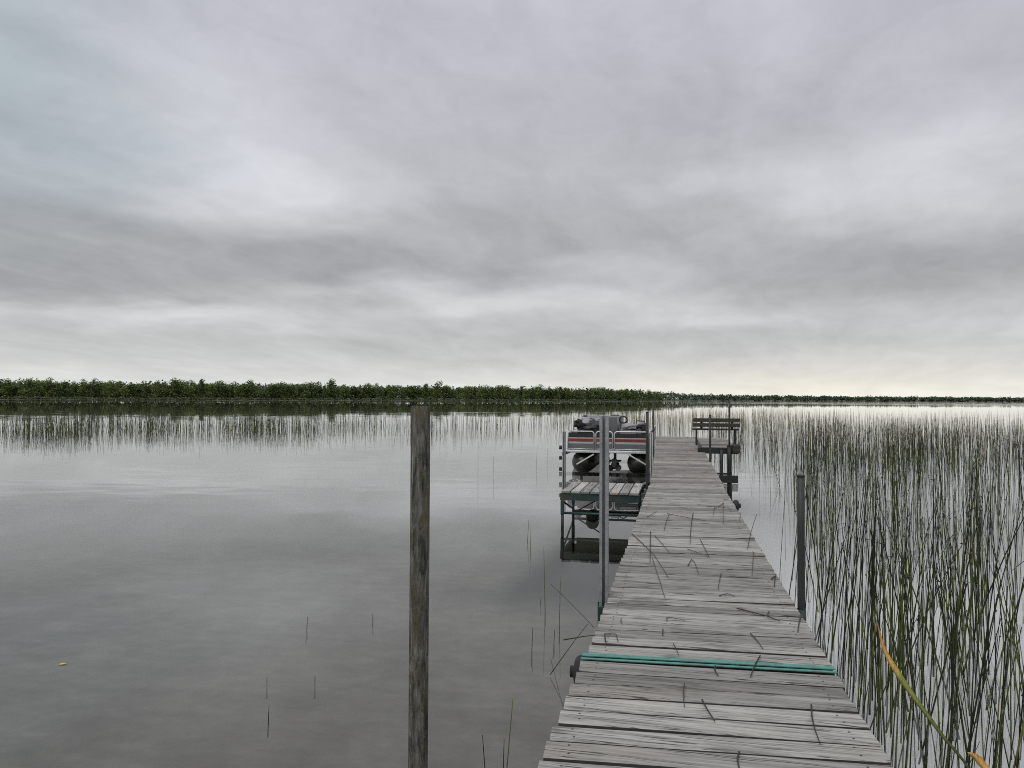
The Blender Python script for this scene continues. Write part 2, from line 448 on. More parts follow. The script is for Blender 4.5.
pipe_post(plat, 1.05, 20.4, -1.2, .70, .03, M['darksteel'], 'leg', cap=False)
pipe_post(plat, 1.03, 16.93, .80, 1.76, .020, M['iron'])
mb = MB(); beam(mb, (.50,16.86,.20), (1.02,16.86,.20), .04, .04); beam(mb, (.80,16.82,.09), (1.20,16.82,.09), .07, .16); mb.build('brace', M['darksteel'], plat)

bench = tag(empty('bench', (.78, 17.6, .79)), 'dark wooden bench with two back boards beside the end of the dock', 'bench')
for z0 in (1.305, 1.195):
    mb = MB(); mb.box(.27 if z0 > 1.25 else .255, 1.30, 17.42, 17.455, z0, z0+.085, .005); mb.build('back_board', M['bench_wood'], bench)
mb = MB()
for k in range(3): mb.box(.25, 1.28, 17.47+k*.13, 17.59+k*.13, 1.12, 1.15, .005)
mb.build('seat', M['bench_wood'], bench)
for x in (.345, 1.20):
    for y, zt in ((17.49, 1.12), (17.80, 1.12)):
        mb = MB(); beam(mb, (x, y, .775 if x > .5 else .77), (x, y, zt), .04, .04); mb.build('leg', M['darksteel'], bench)
for x in (.45, 1.12):
    mb = MB(); beam(mb, (x, 17.474, 1.152), (x, 17.474, 1.39), .05, .03); mb.build('back_support', M['bench_wood'], bench)

# side platform left of the dock, green steel frame
side = tag(empty('side_platform', (-1.1, 11.1, .5)), 'low platform with pale boards and a green steel frame left of the dock', 'platform')
mb = MB(); n = 8; rn = random.Random(5)
for k in range(n):
    x0 = -1.665+k*.137; mb.box(x0+.006, x0+.137-.006-rn.uniform(0,.006), 10.52+rn.uniform(-.015,.01), 11.72+rn.uniform(-.02,.02), .468, .502+rn.uniform(-.003,.003), .004)
mb.build('deck', M['deck_long'], side)
mb = MB(); beam(mb, (-1.68,10.56,.417), (-.56,10.56,.417), .05, .10); beam(mb, (-1.655,10.6,.417), (-1.655,11.7,.417), .045, .10); beam(mb, (-1.60,11.69,.417), (-.56,11.69,.417), .045, .10)
mb.build('frame', M['darkgreen'], side)
mb = MB(); mb.box(-1.5,-.75,10.75,11.6,.35,.40,.01); mb.build('under_beam', M['rustbrown'], side)
for (x, y) in ((-1.65,10.56), (-1.65,11.66), (-.62,11.66)):
    mb = MB(); mb.box(x-.024,x+.024,y-.028,y+.024,.17,.366,.004); o = mb.build('leg_sleeve', M['darkgreen'], side)
    pipe_post(side, x, y, -1.0, .168, .021, M['darksteel'], 'leg', cap=False)
mb = MB(); mb.tube([(-1.625,10.56,.185),(-.56,10.56,.185)], .019, 10); mb.build('cross_rail', M['darkgreen'], side)
mb = MB(); mb.tube([(-1.64,11.64,.06),(-.64,11.64,.06)], .018, 10); mb.build('cross_rail', M['darksteel'], side)
mb = MB(); mb.tube([(-1.65,10.6,.34),(-1.65,11.62,.10)], .014, 8); mb.tube([(-1.6,11.64,.05),(-1.0,11.64,.40)], .010, 8); mb.build('brace', M['darksteel'], side)
wheel(side, (-1.30, 11.25, .05), (.3,1,0), .10, .042)

# ------------------------------------------------------------------ tall wooden post in the water
def piling():
    mb = MB(); nseg, ns = 90, 28; rn = random.Random(2); vs = []
    x, y, r = -1.2215, 3.4, .0465; zt = 1.766; z0 = -.9
    for i in range(nseg+1):
        z = z0+(zt-z0)*i/nseg
        for k in range(ns):
            th = 2*math.pi*k/ns
            p = Vector((math.cos(th)*6, math.sin(th)*6, z*2.2))
            rr = r*(1 + .035*mnoise.noise(p) + .02*mnoise.noise(p*3.1))
            if i >= nseg-1: rr *= (.985 if i == nseg-1 else .93)
            vs.append((x+.0006*(z-1)+rr*math.cos(th), y+rr*math.sin(th), z))
    fs = [(i*ns+k, i*ns+(k+1)%ns, (i+1)*ns+(k+1)%ns, (i+1)*ns+k) for i in range(nseg) for k in range(ns)]
    mb.add(vs, fs, 0, True); mb.add(vs[-ns:], [tuple(range(ns))])
    # object origin on the post's axis so the lichen pattern is centred on it
    mb.v = [(a-x, b-y, c) for a, b, c in mb.v]
    o = mb.build('mooring_post', M['piling']); o.location = (x, y, 0)
    return tag(o, 'thick round lichen-covered wooden post standing alone in open water', 'post')
piling()

# ------------------------------------------------------------------ boat lift and pontoon boat
lift = tag(empty('boat_lift', (-1.8, 20.5, 0)), 'grey metal boat lift frame standing in the water around the pontoon boat', 'boat lift')
for (x, y) in ((-2.86,18.55), (-.70,18.55), (-2.95,22.6), (-.80,22.6)):
    o = channel_post(lift, x, y, -1.2, 1.00 if y < 20 else .8, .075, M['galv'] if x < -2 else M['alu'], 'upright')
for y in (18.62, 22.52):
    mb = MB(); beam(mb, (-2.83,y,-.06), (-.74,y,-.06), .05, .09); mb.build('cross_beam', M['darksteel'], lift)
for z in (.60,.34,.06):
    mb = MB(); mb.tube([(-2.945,18.52,z-.045),(-2.945,18.52,z+.045)], .04, 10, r2=.034); mb.build('bumper', M['rubber'], lift)
for a, b in (((-2.55,18.58,.18),(-2.12,18.58,.44)), ((-.82,18.58,.20),(-1.28,18.58,.46))):
    mb = MB(); beam(mb, a, b, .02, .035); mb.build('brace', M['alu'], lift)
for x in (-2.91, -.745):
    mb = MB(); beam(mb, (x,18.62,.43), (x,22.5,.38), .04, .08); mb.build('side_beam', M['galv'], lift)

boat = tag(empty('pontoon_boat', (-1.82, 19.0, .5)), 'pontoon boat with red and grey rail panels lifted beside the dock', 'boat')
X0, X1, Y0, Y1 = -2.86, -.78, 19.05, 24.4
mb = MB(); mb.box(X0, X1, Y0-.03, Y1, .44, .50, .01); mb.build('deck', M['alu'], boat)
for x in (-2.50, -1.06):
    mb = MB(); r = .30; prof = [(0,.05),(.08,.16),(.22,.25),(.45,.30),(5.0,.30),(5.15,.27)]
    mb.tube([(x, Y0+.02+t, .17 + (.30-q)*.45) for t, q in prof], [q for t, q in prof], 22)
    o = mb.build('pontoon', M['pontoon'], boat)
    for k in range(6):
        mb = MB(); mb.box(x-.10, x+.10, Y0+.6+k*.75, Y0+.66+k*.75, .40, .44, .003); mb.build('mount', M['alu'], o)
# stern drive hanging between the pontoons
mb = MB(); cx = -1.655
mb.box(cx-.03, cx+.03, 19.25, 19.42, .22, .44, .01); mb.tube([(cx,19.10,.12),(cx,19.2,.12),(cx,19.5,.12),(cx,19.62,.12)], [.05,.10,.10,.03], 12)
mb.box(cx-.15, cx+.15, 19.15, 19.5, .215, .245, .004); mb.box(cx-.06, cx+.06, 19.22, 19.5, .14, .225, .02)
mo = mb.build('outboard_leg', M['black'], boat)
mb = MB()
for k in range(3):
    th = R(90+120*k); d = Vector((math.cos(th),0,math.sin(th))); t = Vector((-math.sin(th),0,math.cos(th)))
    vs = []
    for s_, w_ in ((.05,.04),(.11,.085),(.16,.07),(.185,.03)):
        c = Vector((cx,19.14,.12))+d*s_; q = t*w_ + Vector((0,.035,0)); vs += [c-q, c+q]
    mb.add(vs+[v+Vector((0,.012,0)) for v in vs], [(0,1,3,2),(2,3,5,4),(4,5,7,6),(9,8,10,11),(11,10,12,13),(13,12,14,15),(0,2,10,8),(2,4,12,10),(4,6,14,12),(1,9,11,3),(3,11,13,5),(5,13,15,7),(6,7,15,14),(0,8,9,1)])
mb.build('propeller', M['black'], mo)
# rail fence: near end in three panels with a gate, then the two sides
def fence_panel(ax, ay, bx, by):
    a, b = Vector((ax,ay,0)), Vector((bx,by,0)); d = (b-a).normalized(); nrm = Vector((0,0,1)).cross(d)
    def strip(z0, z1, name, m, par, off=0., th=.008):
        mb = MB(); mb.obox((a+b)/2+Vector((0,0,(z0+z1)/2))+nrm*off, (b-a)/2-d*.02, nrm*th, Vector((0,0,(z1-z0)/2)), .002); return mb.build(name, m, par)
    p = strip(.83, .935, 'rail_panel', M['black'], boat)
    strip(.80, .828, 'trim_line', M['white'], p); strip(.722, .798, 'red_band', M['red'], p)
    strip(.672, .720, 'white_band', M['white'], p); strip(.545, .670, 'grey_band', M['grey_panel'], p)
    mb = MB(); zt = .985
    mb.tube([a+Vector((0,0,.51)), a+Vector((0,0,zt-.06)), a+d*.02+Vector((0,0,zt-.02)), a+d*.06+Vector((0,0,zt)), b-d*.06+Vector((0,0,zt)), b-d*.02+Vector((0,0,zt-.02)), b+Vector((0,0,zt-.06)), b+Vector((0,0,.51))], .017, 8)
    mb.tube([a+Vector((0,0,.535)), b+Vector((0,0,.535))], .014, 8)
    mb.build('rail_frame', M['alu'], p)
fence_panel(X0+.02, Y0+.03, -2.17, Y0+.03); fence_panel(-2.12, Y0+.03, -1.70, Y0+.03); fence_panel(-1.65, Y0+.03, X1-.02, Y0+.03)
fence_panel(X0+.02, Y0+.12, X0+.02, Y1-.1); fence_panel(X1-.02, Y0+.12, X1-.02, Y1-.1)
def rbox(name, x0, x1, y0, y1, z0, z1, m, parent, bev=.03):
    mb = MB(); mb.box(x0, x1, y0, y1, z0, z1, bev); return mb.build(name, m, parent)
def wedge(name, pts, x0, x1, m, parent):
    """profile in (y,z) extruded in x"""
    mb = MB(); n = len(pts); vs = [(x0,y,z) for y,z in pts]+[(x1,y,z) for y,z in pts]
    mb.add(vs, [tuple(range(n)), tuple(reversed(range(n,2*n)))] + [((i+1)%n, i, n+i, n+(i+1)%n) for i in range(n)])
    return mb.build(name, m, parent)
# seats, covers and console seen above the rails
rbox('seat', -2.64,-2.05, 19.35,20.1, .52,1.09, M['black'], boat, .05)
o = wedge('seat_back', [(19.45,1.07),(19.8,1.09),(20.05,1.25),(19.95,1.30),(19.72,1.20)], -2.56,-2.34, M['vinyl'], boat)
o = wedge('seat_back', [(19.45,1.08),(19.85,1.10),(20.05,1.28),(19.9,1.33),(19.62,1.23)], -2.30,-2.0, M['black'], boat)
wedge('seat_back', [(20.4,.9),(20.8,.9),(20.95,1.32),(20.8,1.36),(20.6,1.32)], -2.68,-2.2, M['console'], boat)
rbox('headrest', -2.66,-2.54, 20.62,20.78, 1.33,1.40, M['vinyl'], boat, .03)
rbox('headrest', -2.38,-2.22, 19.75,19.9, 1.29,1.36, M['console'], boat, .03)
c = rbox('console', -1.94,-1.56, 20.2,20.8, .52,1.37, M['console'], boat, .04)
rbox('windscreen', -1.86,-1.62, 20.3,20.33, 1.372,1.40, M['black'], c, .01)
mb = MB(); mb.torus((-1.50,20.05,1.27), (0,1,.5), .10, .018, 20, 8); mb.build('steering_wheel', M['black'], c)
wedge('lounge', [(19.3,.52),(20.1,.52),(20.1,1.12),(19.95,1.15),(19.7,1.05),(19.3,1.02)], -1.52,-1.12, M['vinyl'], boat)
wedge('lounge', [(19.35,.52),(20.6,.52),(20.6,1.22),(20.45,1.24),(20.2,1.10),(19.35,1.05)], -1.11,-.98, M['console'], boat)
rbox('speaker_box', -.99,-.83, 19.3,19.6, .52,1.19, M['black'], boat, .02)
def lump(name, c, sx, sy, sz, m, seed):
    bm = bmesh.new(); bmesh.ops.create_icosphere(bm, subdivisions=3, radius=1.)
    for v in bm.verts:
        p = v.co.copy(); k = 1 + .38*mnoise.noise(p*1.6+Vector((seed,0,0))) + .2*mnoise.noise(p*4+Vector((0,seed,0)))
        v.co = Vector((c[0]+p.x*sx*k, c[1]+p.y*sy*k, c[2]+p.z*sz*k))
    me = bpy.data.meshes.new(name); bm.to_mesh(me); bm.free(); me.materials.append(m)
    o = bpy.data.objects.new(name, me); COL.objects.link(o); o.parent = boat; o.matrix_parent_inverse = Matrix.Translation(-wpos(boat)); return o
lump('folded_cover', (-2.33,19.5,1.10), .32,.2,.10, M['black'], 3.)
lump('folded_cover', (-2.62,19.45,1.16), .12,.15,.12, M['rubber'], 7.)
lump('seat_cushion', (-2.2,19.8,1.27), .16,.14,.06, M['vinyl'], 5.)
lump('folded_cover', (-1.28,19.5,1.10), .22,.2,.09, M['vinyl'], 9.)
lump('folded_cover', (-1.02,19.4,1.12), .10,.12,.06, M['black'], 2.)
mb = MB(); mb.tube([(-2.06,19.35,.9),(-2.05,19.35,1.28)], .02, 8); mb.tube([(-1.60,19.6,.9),(-1.60,19.6,1.34)], .022, 8); mb.build('stanchion', M['console'], boat)
mb = MB(); mb.tube([(-.90,19.5,1.19),(-.92,19.5,1.25),(-1.10,19.52,1.26)], .014, 8); mb.build('grab_rail', M['black'], boat)
mb = MB(); mb.tube([(-2.72,19.3,.98),(-2.72,19.3,1.30),(-2.68,19.3,1.33),(-2.1,19.35,1.34)], .011, 8); mb.build('grab_rail', M['alu'], boat)

# ------------------------------------------------------------------ reeds
CAMZ = 1.8; F = 745.; PSI = math.atan((681-512)/F)
def in_view(x, y):
    xc = x*math.cos(PSI) + y*math.sin(PSI); zc = -x*math.sin(PSI) + y*math.cos(PSI)
    return zc > 1 and -530 < xc/zc*F < 530
def to_px(x, y):
    xc = x*math.cos(PSI) + y*math.sin(PSI); zc = -x*math.sin(PSI) + y*math.cos(PSI)
    return 512 + xc/zc*F, zc
def stem_pts(rn, h, base=-.25, lean=.10, kink=.12):
    """stem curve from below the water to its tip at height h"""
    th = rn.uniform(0, 6.283); l = abs(rn.gauss(0, lean)); cv = rn.uniform(.0,.9)*l
    d = Vector((math.cos(th), math.sin(th), 0)); pts = []; n = 5
    for k in range(n+1):
        t = k/n; z = base+(h-base)*t
        pts.append(d*(l*t + cv*t*t)*(h-base) + Vector((0,0,z - .25*l*l*t*t)))
    if rn.random() < kink:                         # snapped over
        k = rn.choice((3,4)); ang = rn.uniform(1.3,2.6); th2 = rn.uniform(0,6.283); p = pts[k]
        dd = Vector((math.cos(th2)*math.sin(ang), math.sin(th2)*math.sin(ang), math.cos(ang))); L = (h-p.z)*rn.uniform(.6,1.)
        pts = pts[:k+1] + [p + dd*L*.5, p + dd*L + Vector((0,0,-.03))]
    return pts
def add_stem(mb, rn, x, y, h, r, sides=3, lean=.10, kink=.12, spike=.1, base=-.25):
    pts = stem_pts(rn, h, base, lean, kink)
    if .5 < x < 1.2 and y < 21: pts = [Vector((abs(p.x), p.y, p.z)) for p in pts]      # leaning away from the dock
    pts = [p + Vector((x,y,0)) for p in pts]
    n = len(pts); mb.tube(pts, [r*(1-.72*i/(n-1)) for i in range(n)], sides, False, 0)
    if rn.random() < spike:
        p = pts[-2]*.25 + pts[-1]*.75
        for q in range(2):
            d = Vector((rn.uniform(-1,1), rn.uniform(-1,1), rn.uniform(.1,.9)))*.011
            mb.tube([p, p+d*.5, p+d], [r*.4, r*.75, r*.3], 4, False, 1)

def dens_right(x, y):
    """relative density of the bed to the right of the dock"""
    px, zc = to_px(x, y); e = .80 if y < 12 else .80 + (y-12)*.015
    if x < e: return 0
    gapx = x - e
    n = .5 + .5*mnoise.noise(Vector((x*.75, y*.45, 3.1))); n2 = .5 + .5*mnoise.noise(Vector((x*3.2, y*2.4, 9.)))
    base = max(0., (n*.9 + n2*1.3 - .92))*1.5
    if y > 6.5 and px < 800:                          # thin water lane beside the dock
        base *= .10 + .9*max(0, min(1, (px-775)/45))
    if zc > 22: base = max(base, .16)*1.2
    return base
rn = random.Random(77)
cand = []
for (d0, d1, num) in ((1.6, 4., 600), (4., 9., 1300), (9, 20, 2000), (20, 36, 4600), (36, 62, 3600)):
    k = 0; tries = 0
    while k < num and tries < num*12:
        tries += 1
        az = rn.uniform(R(-2), R(44)); d = math.sqrt(rn.uniform(d0*d0, d1*d1))
        x, y = d*math.sin(az), d*math.cos(az)
        if rn.random() > dens_right(x, y): k += .25; continue
        k += 1; cand.append((d, x, y))
# keep the frame's own band of stems; nearest ones become objects
cand.sort()
def tall(d, rn): return rn.uniform(.75, 1.28) if d > 5 else rn.uniform(.55, 1.12)
variants = []
for v in range(16):
    mb = MB(); r_ = random.Random(500+v); add_stem(mb, r_, 0, 0, 1.0, .0046, 5, .085, 0.0 if v < 14 else 1.0, .3 if v < 14 else 0, -.35)
    me = mb.mesh('reed'); me.materials.append(M['reed']); me.materials.append(M['spike']); variants.append(me)
def reed_obj(x, y, h, rz, label, group, v=None, r=1.):
    me = variants[v if v is not None else rn.randrange(14 if .5 < x < 1.2 else 16)]
    if .5 < x < 1.2:
        tip = max(me.vertices, key=lambda q: q.co.z).co; rz = -math.atan2(tip.y, tip.x) + rn.uniform(-1., 1.)
    o = bpy.data.objects.new('reed', me); COL.objects.link(o)
    o.location = (x, y, 0); o.rotation_euler = (0, 0, rz); o.scale = (r*h, r*h, h)
    return tag(o, label, 'reed', group)
NEAR = 272
near, rest, hidden = [], [], 0
for c in cand:
    if len(near) < NEAR and in_view(c[1], c[2]) and c[0] > 2.2: near.append(c)
    elif c[0] <= 2.2: continue
    else: rest.append(c)
for d, x, y in near:
    reed_obj(x, y, tall(d, rn), rn.uniform(0,6.28), 'thin dark green bulrush stem in the dense near stand right of the dock', 'bulrush stems crowding the right side of the dock', None, rn.choice((.7,.85,.95,1.05,1.2,1.5)))
mb = MB()
for d, x, y in rest:
    far = d > 20; n0 = len(mb.m)
    add_stem(mb, rn, x, y, tall(d, rn)*(1.0 if not far else .95), (.0042 if d < 9 else .0048 if d < 20 else .0068)*rn.choice((.6,.8,.9,1.,1.1,1.35,1.7)), 3, .07 if not far else .05, .07, .06 if d < 12 else 0)
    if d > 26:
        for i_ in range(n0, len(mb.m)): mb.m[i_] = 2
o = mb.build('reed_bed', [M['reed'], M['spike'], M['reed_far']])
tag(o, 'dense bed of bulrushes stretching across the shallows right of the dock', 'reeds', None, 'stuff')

# far band on the left and the pale stand behind the dock's end
mb = MB(); rn = random.Random(9); k = 0
while k < 4200:
    az = rn.uniform(-52, -2); d = rn.uniform(33, 62) ; a = R(az)
    x, y = d*math.sin(a), d*math.cos(a)
    px, zc = to_px(x, y)
    n = .5+.5*mnoise.noise(Vector((x*.22, y*.22, 1.7))); n2 = .5+.5*mnoise.noise(Vector((x*.9, y*.5, 5)))
    f = max(.0, min(1, 1.05 - px/520.)) if px > 0 else 1
    edge = 36 + 4*mnoise.noise(Vector((px*.012, 0, 4))) + (px*.012 if px > 0 else 0)
    if zc < edge or zc > edge + 13: continue
    k += .12
    if rn.random() > max(.05, f)*(n*1.4+n2*1.0-.85)*1.9: continue
    k += .88
    add_stem(mb, rn, x, y, rn.uniform(.75,1.25), .0105*rn.uniform(.6,1.2), 3, .07, .12, 0)
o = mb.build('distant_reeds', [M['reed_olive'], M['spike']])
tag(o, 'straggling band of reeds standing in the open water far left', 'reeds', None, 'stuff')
mb = MB(); rn = random.Random(19); k = 0
while k < 2600:
    px = rn.uniform(395, 1060); d = rn.uniform(40, 95); a = math.atan((px-512)/F) - PSI
    zc = d; x = zc*(math.tan(math.atan((px-512)/F))); xw = x*math.cos(PSI) - zc*math.sin(PSI); yw = x*math.sin(PSI) + zc*math.cos(PSI)
    f = min(1, max(.12, (px-420)/200.)) * max(.12, min(1, (880-px)/140)); n = .5+.5*mnoise.noise(Vector((px*.02, d*.05, 2)))
    k += .3
    if rn.random() > f*n*1.3: continue
    k += .7
    add_stem(mb, rn, xw, yw, rn.uniform(.75,1.2), .011*rn.uniform(.7,1.3), 3, .04, .03, 0)
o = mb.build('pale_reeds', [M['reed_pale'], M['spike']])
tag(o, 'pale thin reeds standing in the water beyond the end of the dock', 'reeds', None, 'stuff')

# single stems in the open water left of the dock: (x, y, height, lean x, lean y, label)
def lone(x, y, h, lx, ly, label, r=.0038, name='reed', bend=0.):
    mb = MB(); n = 6
    mb.tube([(lx*t*h + bend*t*t*h, ly*t*h, -.12+(h+.12)*t) for t in [k/n for k in range(n+1)]], [r*(1-.6*k/n) for k in range(n+1)], 6)
    o = mb.build(name, [M['reed']]); o.location = (x, y, 0)
    return tag(o, label, 'reed', 'lone reed stems left of the dock')
LONE = [
 (-1.12, 6.256, .55, -.03, 0, 'tallest upright dark reed rising from the water just left of the galvanised post'),
 (-.938, 5.846, .40, .02, .05, 'upright reed in the water between the tallest lone reed and the dock edge'),
 (-.80, 3.37, .42, .10, .05, 'reed leaning right from the water at the bottom edge, nearest the dock'),
 (-.865, 3.36, .25, -.12, 0, 'short reed leaning left at the bottom edge beside a taller one'),
 (-4.826, 17.57, .78, 0, 0, 'slender tall reed in calm water halfway between the lichen post and the boat'),
 (-4.19, 16.55, .50, .03, 0, 'shorter slender reed next to a taller one in calm water left of the boat'),
 (-3.606, 18.7, .66, .05, 0, 'thin reed leaning a little, in the water just left of the boat lift'),
 (-3.535, 19.9, .48, .03, 0, 'thin short reed in the water nearest the boat lift bumpers'),
 (-1.909, 9.318, .27, .08, 0, 'short bent reed in the water left of the green framed platform'),
 (-1.76, 8.833, .30, -.05, 0, 'short straight reed in the water left of the green framed platform'),
 (-1.048, 5.289, .16, .05, 0, 'small reed tip in the water left of the tallest lone reed and nearer'),
]
for a in LONE: lone(*a)
STUB = [(-2.868,5.379,.09),(-2.283,4.406,.03),(-2.58,4.335,.02),(-2.282,3.849,.06),(-2.444,5.7,.06),(-1.218,6.552,.04),(-.923,5.478,.10),(-.82,3.45,.20),(-.93,3.33,.06),(-.62,3.38,.15),(-.60,3.5,.12)]
for x, y, h in STUB:
    lone(x, y, h, rn.uniform(-.15,.15), 0, 'short dark reed stub just breaking the water left of the dock', .004)['group'] = 'reed stubs in the water left of the dock'

# ------------------------------------------------------------------ dead stems lying on the deck
def lay(pts, r=.0035):
    mb = MB(); ps = []
    for i, p in enumerate(pts): ps.append(Vector(p))
    fine = [ps[0]]
    for a, b in zip(ps, ps[1:]):
        for k in (1,2,3): fine.append(a.lerp(b, k/3))
    jr = random.Random(len(fine)*7 + int(abs(fine[0].x)*9999))
    bw = Vector((jr.uniform(-.010,.010), jr.uniform(-.010,.010), 0))
    for k in range(1, len(fine)-1): fine[k] = fine[k] + bw*math.sin(math.pi*k/(len(fine)-1)) + Vector((jr.uniform(-.001,.001), jr.uniform(-.001,.001), jr.uniform(0,.002)))
    c = fine[0].copy(); r *= jr.uniform(.7, 1.15)
    mb.tube([p-c for p in fine], [r*(1-.45*i/(len(fine)-1)) for i in range(len(fine))], 6)
    o = mb.build('dead_reed', M['deadreed']); o.location = c
    return o
DEAD = []
DEAD.append(([(0.135, 8.766, 0.5191), (0.077, 6.772, 0.5352)], 'straight reed stem lying lengthways, mid dock, just beyond a bent twig'))
DEAD.append(([(0.828, 8.787, 0.5189), (0.55, 6.65, 0.5362)], 'long dark reed stem lying aslant near the right edge, mid dock'))
DEAD.append(([(0.589, 6.521, 0.5372), (0.498, 5.633, 0.5445)], 'short dark reed stem near the right edge of the dock, end on to the lake'))
DEAD.append(([(-0.457, 7.182, 0.5318), (-0.227, 6.219, 0.5397), (-0.089, 5.416, 0.5463)], 'long curved dead reed stem sweeping from the left edge across the planks'))
DEAD.append(([(-0.288, 7.348, 0.5305), (-0.234, 5.884, 0.5425)], 'straight dead reed stem lying lengthways close to the left edge, mid dock'))
DEAD.append(([(-0.221, 6.05, 0.5411), (-0.128, 5.215, 0.548), (-0.096, 4.8, 0.5515)], 'curved dead reed stem running on from the long sweeping one'))
DEAD.append(([(-0.153, 8.604, 0.5204), (0.254, 8.165, 0.5239)], 'dead reed stem lying crosswise over the far littered planks'))
DEAD.append(([(-0.13, 8.61, 0.5203), (-0.161, 7.382, 0.5302)], 'short dead reed stem joined in an angle to a crosswise stem'))
DEAD.append(([(0.051, 5.842, 0.5428), (0.085, 6.087, 0.5408), (0.107, 5.972, 0.5417), (0.123, 5.606, 0.5448)], 'hooked dead reed stem curled like a question mark, centre of the dock'))
DEAD.append(([(0.172, 7.007, 0.5333), (0.218, 6.248, 0.5395)], 'short slanting dead reed stem right of centre, mid dock'))
DEAD.append(([(0.049, 6.519, 0.5373), (0.225, 6.207, 0.5398)], 'dead reed stem lying almost crosswise in the centre, mid dock'))
DEAD.append(([(0.285, 5.647, 0.5444), (0.239, 5.13, 0.5487)], 'short straight dead reed stem by itself right of centre'))
DEAD.append(([(0.238, 4.963, 0.5501), (0.293, 5.031, 0.5495), (0.335, 4.977, 0.55)], 'arched dead reed stem lying crosswise on the planks'))
DEAD.append(([(-0.077, 4.323, 0.5555), (-0.084, 4.377, 0.555), (-0.066, 4.394, 0.5549), (0.021, 4.348, 0.5553)], 'hairpin-bent dead reed stem on the planks above the green strips'))
DEAD.append(([(0.327, 4.683, 0.5525), (0.486, 4.563, 0.5535), (0.546, 4.471, 0.5542)], 'long dead reed stem lying aslant by the right post'))
DEAD.append(([(0.508, 4.659, 0.5527), (0.486, 4.563, 0.5535)], 'tiny twig crossing the long stem by the right post'))
DEAD.append(([(-0.377, 3.859, 0.5594), (-0.389, 3.982, 0.5584), (-0.33, 3.996, 0.5582), (-0.315, 3.875, 0.5593)], 'square-bent dead reed stem like a staple, at the left above the green strips'))
DEAD.append(([(-0.096, 4.149, 0.5569), (-0.095, 4.036, 0.5579)], 'tiny upright twig left of centre above the green strips'))
DEAD.append(([(-0.038, 3.909, 0.559), (-0.012, 3.736, 0.5604)], 'short slanting dead reed stem touching the green strips'))
DEAD.append(([(0.361, 4.187, 0.5566), (0.399, 3.933, 0.5588)], 'slanting dead reed stem right of centre above the green strips'))
DEAD.append(([(0.523, 9.819, 0.5108), (0.429, 8.068, 0.5247)], 'straight dead reed stem at the far end of the litter'))
DEAD.append(([(0.303, 9.356, 0.5144), (0.588, 9.245, 0.5153)], 'crosswise dead reed stem in the farthest tangle by the right edge'))
DEAD.append(([(0.402, 9.383, 0.5142), (0.345, 8.575, 0.5206)], 'short twig in the farthest tangle by the right edge'))
DEAD.append(([(0.517, 9.713, 0.5116), (0.366, 9.093, 0.5165)], 'slanting twig in the farthest tangle by the right edge'))
DEAD.append(([(0.618, 5.531, 0.5454), (0.666, 5.642, 0.5445), (0.613, 5.313, 0.5472)], 'crooked dead reed stem at the right edge behind the dark post'))
DEAD.append(([(-0.241, 7.122, 0.5323), (-0.096, 6.343, 0.5387)], 'slanting dead reed stem beside the long sweeping one'))
DEAD.append(([(-0.36, 8.304, 0.5228), (-0.273, 8.741, 0.5193)], 'short twig at the left of the farthest litter'))
DEAD.append(([(0.669, 8.912, 0.5179), (0.599, 8.114, 0.5243)], 'short straight twig at the right edge beyond the litter'))
DEAD.append(([(0.328, 5.765, 0.5435), (0.375, 5.791, 0.5432)], 'tiny crosswise twig right of centre'))
DEAD.append(([(-0.331, 4.294, 0.5557), (-0.318, 4.193, 0.5566)], 'tiny twig near the left edge above the green strips'))
DEAD.append(([(0.015, 3.371, 0.5605), (0.02, 3.224, 0.5605), (0.014, 3.116, 0.5605)], 'slightly bent dead reed stem below the green strips'))
DEAD.append(([(0.085, 3.208, 0.5605), (0.127, 3.008, 0.5605)], 'thick short dead reed stem lying aslant below the green strips'))
DEAD.append(([(0.518, 3.26, 0.5605), (0.49, 2.9, 0.5605)], 'long thin dead reed stem near the right edge below the green strips'))
DEAD.append(([(0.2, 2.767, 0.5605), (0.194, 2.613, 0.5605)], 'dead reed stem at the bottom edge of the view, centre of the dock'))
DEAD.append(([(0.156, 3.626, 0.5605), (0.163, 3.503, 0.5605)], 'tiny twig just below the green strips'))
DEAD.append(([(0.375, 3.824, 0.5597), (0.304, 3.522, 0.5605)], 'dead reed stem lying across the green strips'))
DEAD.append(([(0.681, 4.633, 0.5529), (0.612, 4.269, 0.5559)], 'short dead reed stem by the green bracket of the right post'))
for i, (pts, label) in enumerate(DEAD):
    tag(lay(pts, .0055 if 'thick' in label else .0036), label, 'reed stem', 'broken reed stems lying on the dock')
for pts, lab in (([(-1.03,6.0,.30),(-.75,5.05,.43),(-.46,4.07,.562)], 'dead reed stem slanting from the water up onto the left edge of the dock'),
                 ([(-.83,4.82,.01),(-.70,4.75,.20),(-.56,4.60,.42)], 'dead reed stem propped against the left edge of the dock above its reflection'),
                 ([(-.62,4.02,.50),(-.54,3.98,.53),(-.44,3.95,.560)], 'dead reed stem sticking out level over the left edge of the dock')):
    tag(lay(pts), lab, 'reed stem', 'broken reed stems lying on the dock')

